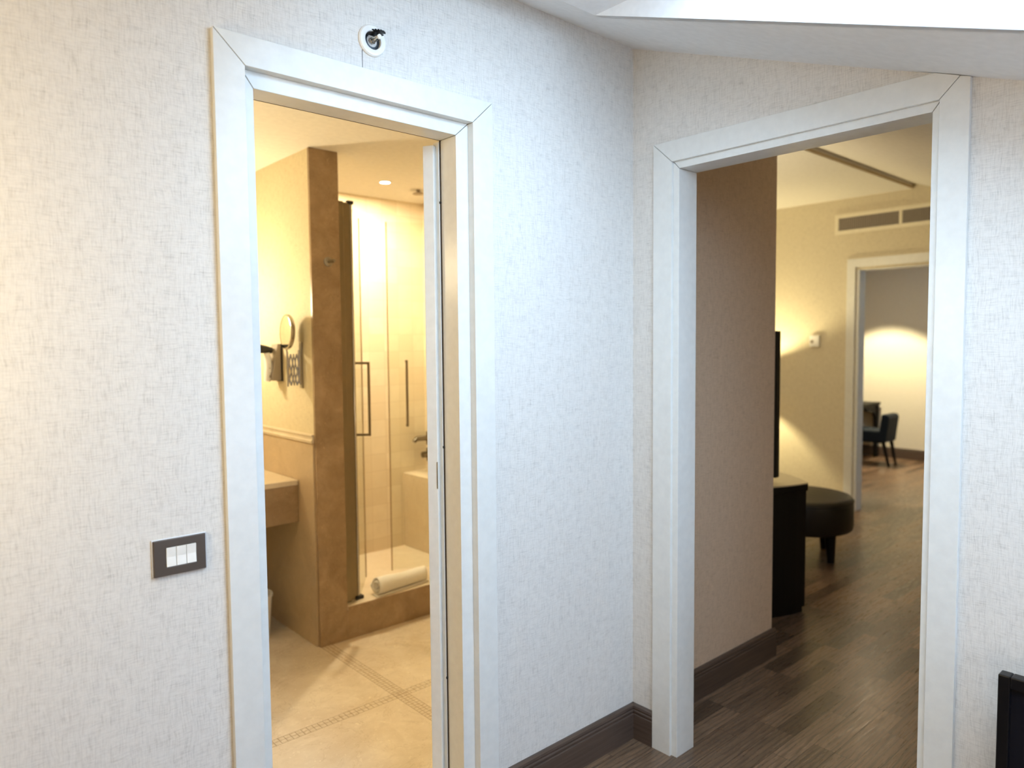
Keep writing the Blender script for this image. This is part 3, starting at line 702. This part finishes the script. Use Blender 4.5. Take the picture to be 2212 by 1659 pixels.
# air vent
av = tag(empty('air_vent', (LX, .7, 2.58)), 'long cream framed air vent high on the far wall', 'vent')
va, vb, vz0, vz1 = .12, 1.225, 2.490, 2.668
bm = bmesh.new(); fw = .034
bm_box(bm, LX - .014, LX, va, vb, vz1 - fw, vz1); bm_box(bm, LX - .014, LX, va, vb, vz0, vz0 + fw)
bm_box(bm, LX - .014, LX, va, va + fw, vz0 + fw, vz1 - fw); bm_box(bm, LX - .014, LX, vb - fw, vb, vz0 + fw, vz1 - fw)
bm_box(bm, LX - .012, LX, .655, .680, vz0 + fw, vz1 - fw)
fin('frame', bm, M_CREAM, av, bev=.003)
box('vent_shade_sheet', (LX - .002, LX - .0005, va + fw, vb - fw, vz0 + fw, vz1 - fw), M_DARK, av)  # dark sheet on the wall stands for the shade behind the louvres
bm = bmesh.new(); y = va + fw + .006
while y < vb - fw:
    bm_box(bm, LX - .010, LX - .002, y, y + .0075, vz0 + fw, vz1 - fw); y += .0185
fin('louvres', bm, M_GRILLE, av)

# thermostat
th = tag(empty('thermostat', (LX, 1.40, 1.535)), 'small cream thermostat on the yellow lit far wall', 'thermostat')
box('housing', (LX - .035, LX, 1.345, 1.435, 1.482, 1.588), M_WHITEPL, th, bev=.004)
box('display', (LX - .0362, LX - .034, 1.395, 1.425, 1.515, 1.545), M_GREYPL, th)

# console cabinet with a bowed side, television on it
cs = tag(empty('console_cabinet', (1.5, .8, 0)), 'black curved console cabinet behind the hallway corner', 'cabinet')
FP = [(1.10, .395), (1.28, .312), (1.40, .262), (1.476, .235), (1.577, .191), (1.66, .166), (1.737, .148), (1.806, .212), (1.858, .281), (1.931, .399), (1.985, .60), (2.0, .85), (1.985, 1.10), (1.93, 1.32), (1.85, 1.45), (1.10, 1.55)]
cxy = Vector((1.55, .8))
def foot(sc): return [(cxy.x + (a - cxy.x) * sc, cxy.y + (b - cxy.y) * sc) for a, b in FP]
bm = bmesh.new(); bm_prism(bm, [(a, b, .035) for a, b in foot(.985)], (0, 0, .665)); fin('body', bm, M_DARKWOOD, cs)
bm = bmesh.new(); bm_prism(bm, [(a, b, 0) for a, b in foot(.965)], (0, 0, .035)); fin('plinth', bm, M_DARKWOOD, cs)
bm = bmesh.new(); bm_prism(bm, [(a, b, .70) for a, b in foot(1.0)], (0, 0, .038)); fin('top_edge', bm, M_DARKWOOD, cs, bev=.003)
bm = bmesh.new(); bm_prism(bm, [(a, b, .738) for a, b in foot(.998)], (0, 0, .007)); fin('top', bm, M_TABTOP, cs)
t2 = tag(empty('flat_screen_television', (1.62, .8, .745)), 'tall black television edge standing on the curved console', 'television')
bm = bmesh.new(); bm_box(bm, 1.585, 1.625, .262, 1.40, .775, 1.600); fin('cabinet', bm, M_GLOSSBLACK, t2, bev=.006)
box('screen', (1.625, 1.628, .285, 1.38, .80, 1.58), M_SCREEN, t2)
box('base', (1.48, 1.74, .62, 1.02, .745, .757), M_GLOSSBLACK, t2, bev=.003)
box('neck', (1.59, 1.62, .76, .88, .755, .80), M_GLOSSBLACK, t2)

# round ottoman
ot = tag(empty('ottoman', (2.80, .72, 0)), 'round dark brown leather ottoman on tapered legs', 'ottoman')
oc = (2.80, .72, 0); R = .352
bm = bmesh.new(); bm_lathe(bm, oc, (0, 0, 1), [(0, .205), (R - .03, .205), (R - .008, .215), (R, .245), (R, .385), (R - .006, .405)], 72); fin('upholstered_base', bm, M_LEATHER, ot, smooth=True)
bm = bmesh.new(); bm_lathe(bm, oc, (0, 0, 1), [(R - .012, .400), (R + .002, .408), (R + .001, .420), (R - .012, .436), (R - .05, .444), (0, .449)], 72); fin('cushion', bm, M_LEATHER, ot, smooth=True)
for a in (257, 347, 77, 167):
    a = math.radians(a); c = Vector((2.80 + .25 * math.cos(a), .72 + .25 * math.sin(a), 0)); o_ = Vector((math.cos(a), math.sin(a), 0)) * .01
    bm = bmesh.new(); bm_tube(bm, [c + o_, c + Vector((0, 0, .21))], [.024, .040], 20); fin('leg', bm, M_DARKWOOD, ot, smooth=True)

# lamp behind the hallway corner that throws light up and down the far wall
sl_ = tag(empty('standing_lamp', (4.05, 1.90, 0)), 'standing lamp with open cylinder shade', 'lamp')
bm = bmesh.new(); bm_lathe(bm, (4.05, 1.90, 1.06), (0, 0, 1), [(.132, 0), (.112, .2035), (.110, .2035), (.130, 0), (.132, 0)], 40); fin('lamp_shade', bm, flat('lamp_shade_cloth', (.8, .7, .5), .8), sl_, smooth=True)
bm = bmesh.new(); bm_tube(bm, [(4.05, 1.90, .02), (4.05, 1.90, 1.22)], .01, 12); fin('pole', bm, M_CHROME, sl_, smooth=True)
bm = bmesh.new(); bm_lathe(bm, (4.05, 1.90, 0), (0, 0, 1), [(0, 0), (.14, 0), (.14, .015), (.02, .025), (0, .025)], 40); fin('base', bm, M_CHROME, sl_, smooth=True)
lamp('standing_lamp_light', 'POINT', (4.05, 1.90, 1.20), 100, (1, .84, .46), .02)
lamp('living_fill_light', 'POINT', (1.8, 1.6, 2.1), 50, (1, .86, .60), .12)  # unseen fill added to brighten the living room ceiling, no fixture
lamp('hall_fill_light', 'POINT', (1.6, -2.6, 1.45), 9, (1, .78, .48), .12)  # unseen warm fill added for the hallway, no fixture

# ------------------------------------------------------------------ far room
FX = 7.75
wall_y('wall_far', -1.6, 4.0, FX, FX + .1, 2.75, [], linen('far_wallpaper', (.68, .64, .53), (.52, .48, .38), .6), 'far room wall with a scallop of lamp light')
struct(box('wall_far_left', (LX + .115, FX, 4.0, 4.1, 0, 2.75), M_LINEN2), None, 'wall')
bm = bmesh.new()
for b in ((LX + .115, 4.95, -1.7, -1.6, 0, 2.75), (5.25, FX, -1.7, -1.6, 0, 2.75), (4.95, 5.25, -1.7, -1.6, 0, 1.1), (4.95, 5.25, -1.7, -1.6, 1.9, 2.75)): bm_box(bm, *b)
struct(fin('wall_far_right', bm, M_LINEN2), None, 'wall')
w2 = struct(empty('window_2', (5.2, -1.65, 1.0)), 'window of the far room', 'window')
bm = bmesh.new()
for b in ((4.95, 4.97, -1.68, -1.63, 1.1, 1.9), (5.23, 5.25, -1.68, -1.63, 1.1, 1.9), (4.97, 5.23, -1.68, -1.63, 1.1, 1.12), (4.97, 5.23, -1.68, -1.63, 1.88, 1.9)): bm_box(bm, *b)
fin('frame', bm, M_TRIM, w2); box('pane', (4.97, 5.23, -1.658, -1.652, 1.12, 1.88), M_GLASS, w2)
struct(box('ceiling_far', (LX + .115, FX + .1, -1.7, 4.1, 2.70, 2.80), M_CREAMCEIL), None, 'ceiling')
skirting('baseboard_far', (FX, -1.6), (FX, 4.0), (-1, 0), 'brown skirting in the far room')
lamp('far_room_spot', 'SPOT', (6.9, 2.0, 2.62), 380, (1, .84, .52), .04, (0, 0, 0), 87, .22)
tag(downlight('ceiling_spotlight', 6.9, 2.0, 2.70, 'recessed spotlight in the far room ceiling', .04), 'recessed spotlight in the far room ceiling', 'ceiling light')
lamp('far_room_fill', 'AREA', (6.0, 1.6, 2.62), 18, (1, .80, .5), .3, (0, 0, 0))

# desk and low navy chair in the far room
dk = tag(empty('desk', (7.4, 2.4, 0)), 'dark desk with bracketed leg behind the navy chair', 'desk')
box('desktop', (6.62, 7.72, 2.09, 2.75, .690, .722), M_DARKWOOD, dk, bev=.004)
box('apron', (6.66, 7.68, 2.11, 2.73, .668, .690), M_DARKWOOD, dk)
for x_, y_ in ((6.68, 2.13), (7.66, 2.125), (6.68, 2.71), (7.66, 2.71)):
    bm = bmesh.new(); bm_tube(bm, [(x_, y_, 0), (x_, y_, .69)], [.026, .038], 8); fin('leg', bm, M_DARKWOOD, dk)
bm = bmesh.new(); bm_prism(bm, [(7.68, 2.11, .66), (7.30, 2.11, .66), (7.36, 2.11, .62), (7.58, 2.11, .585), (7.64, 2.11, .50), (7.68, 2.11, .50)], (0, .035, 0)); fin('bracket', bm, M_DARKWOOD, dk)

ch = tag(empty('low_chair', (7.05, 1.95, 0)), 'low backed navy leather chair drawn up to the desk', 'chair')
cx0, cx1 = 6.90, 7.22
bm = bmesh.new(); bm_box(bm, cx0, cx1, 1.76, 2.26, .285, .445); fin('seat', bm, M_BLUE, ch, bev=.03, seg=4)
bm = bmesh.new(); bm_prism(bm, [(cx0, 1.71, .30), (cx0, 1.80, .30), (cx0, 1.765, .63), (cx0, 1.745, .645), (cx0, 1.69, .635), (cx0, 1.675, .60)], (cx1 - cx0, 0, 0)); fin('backrest', bm, M_BLUE, ch, bev=.015, seg=3)
for x_, y_, dy in ((cx0 + .04, 1.75, -.07), (cx1 - .04, 1.75, -.06), (cx0 + .04, 2.20, .03), (cx1 - .04, 2.20, .03)):
    bm = bmesh.new(); bm_tube(bm, [(x_, y_ + dy, 0), (x_, y_, .30)], [.013, .024], 10); fin('leg', bm, M_DARKWOOD, ch, smooth=True)
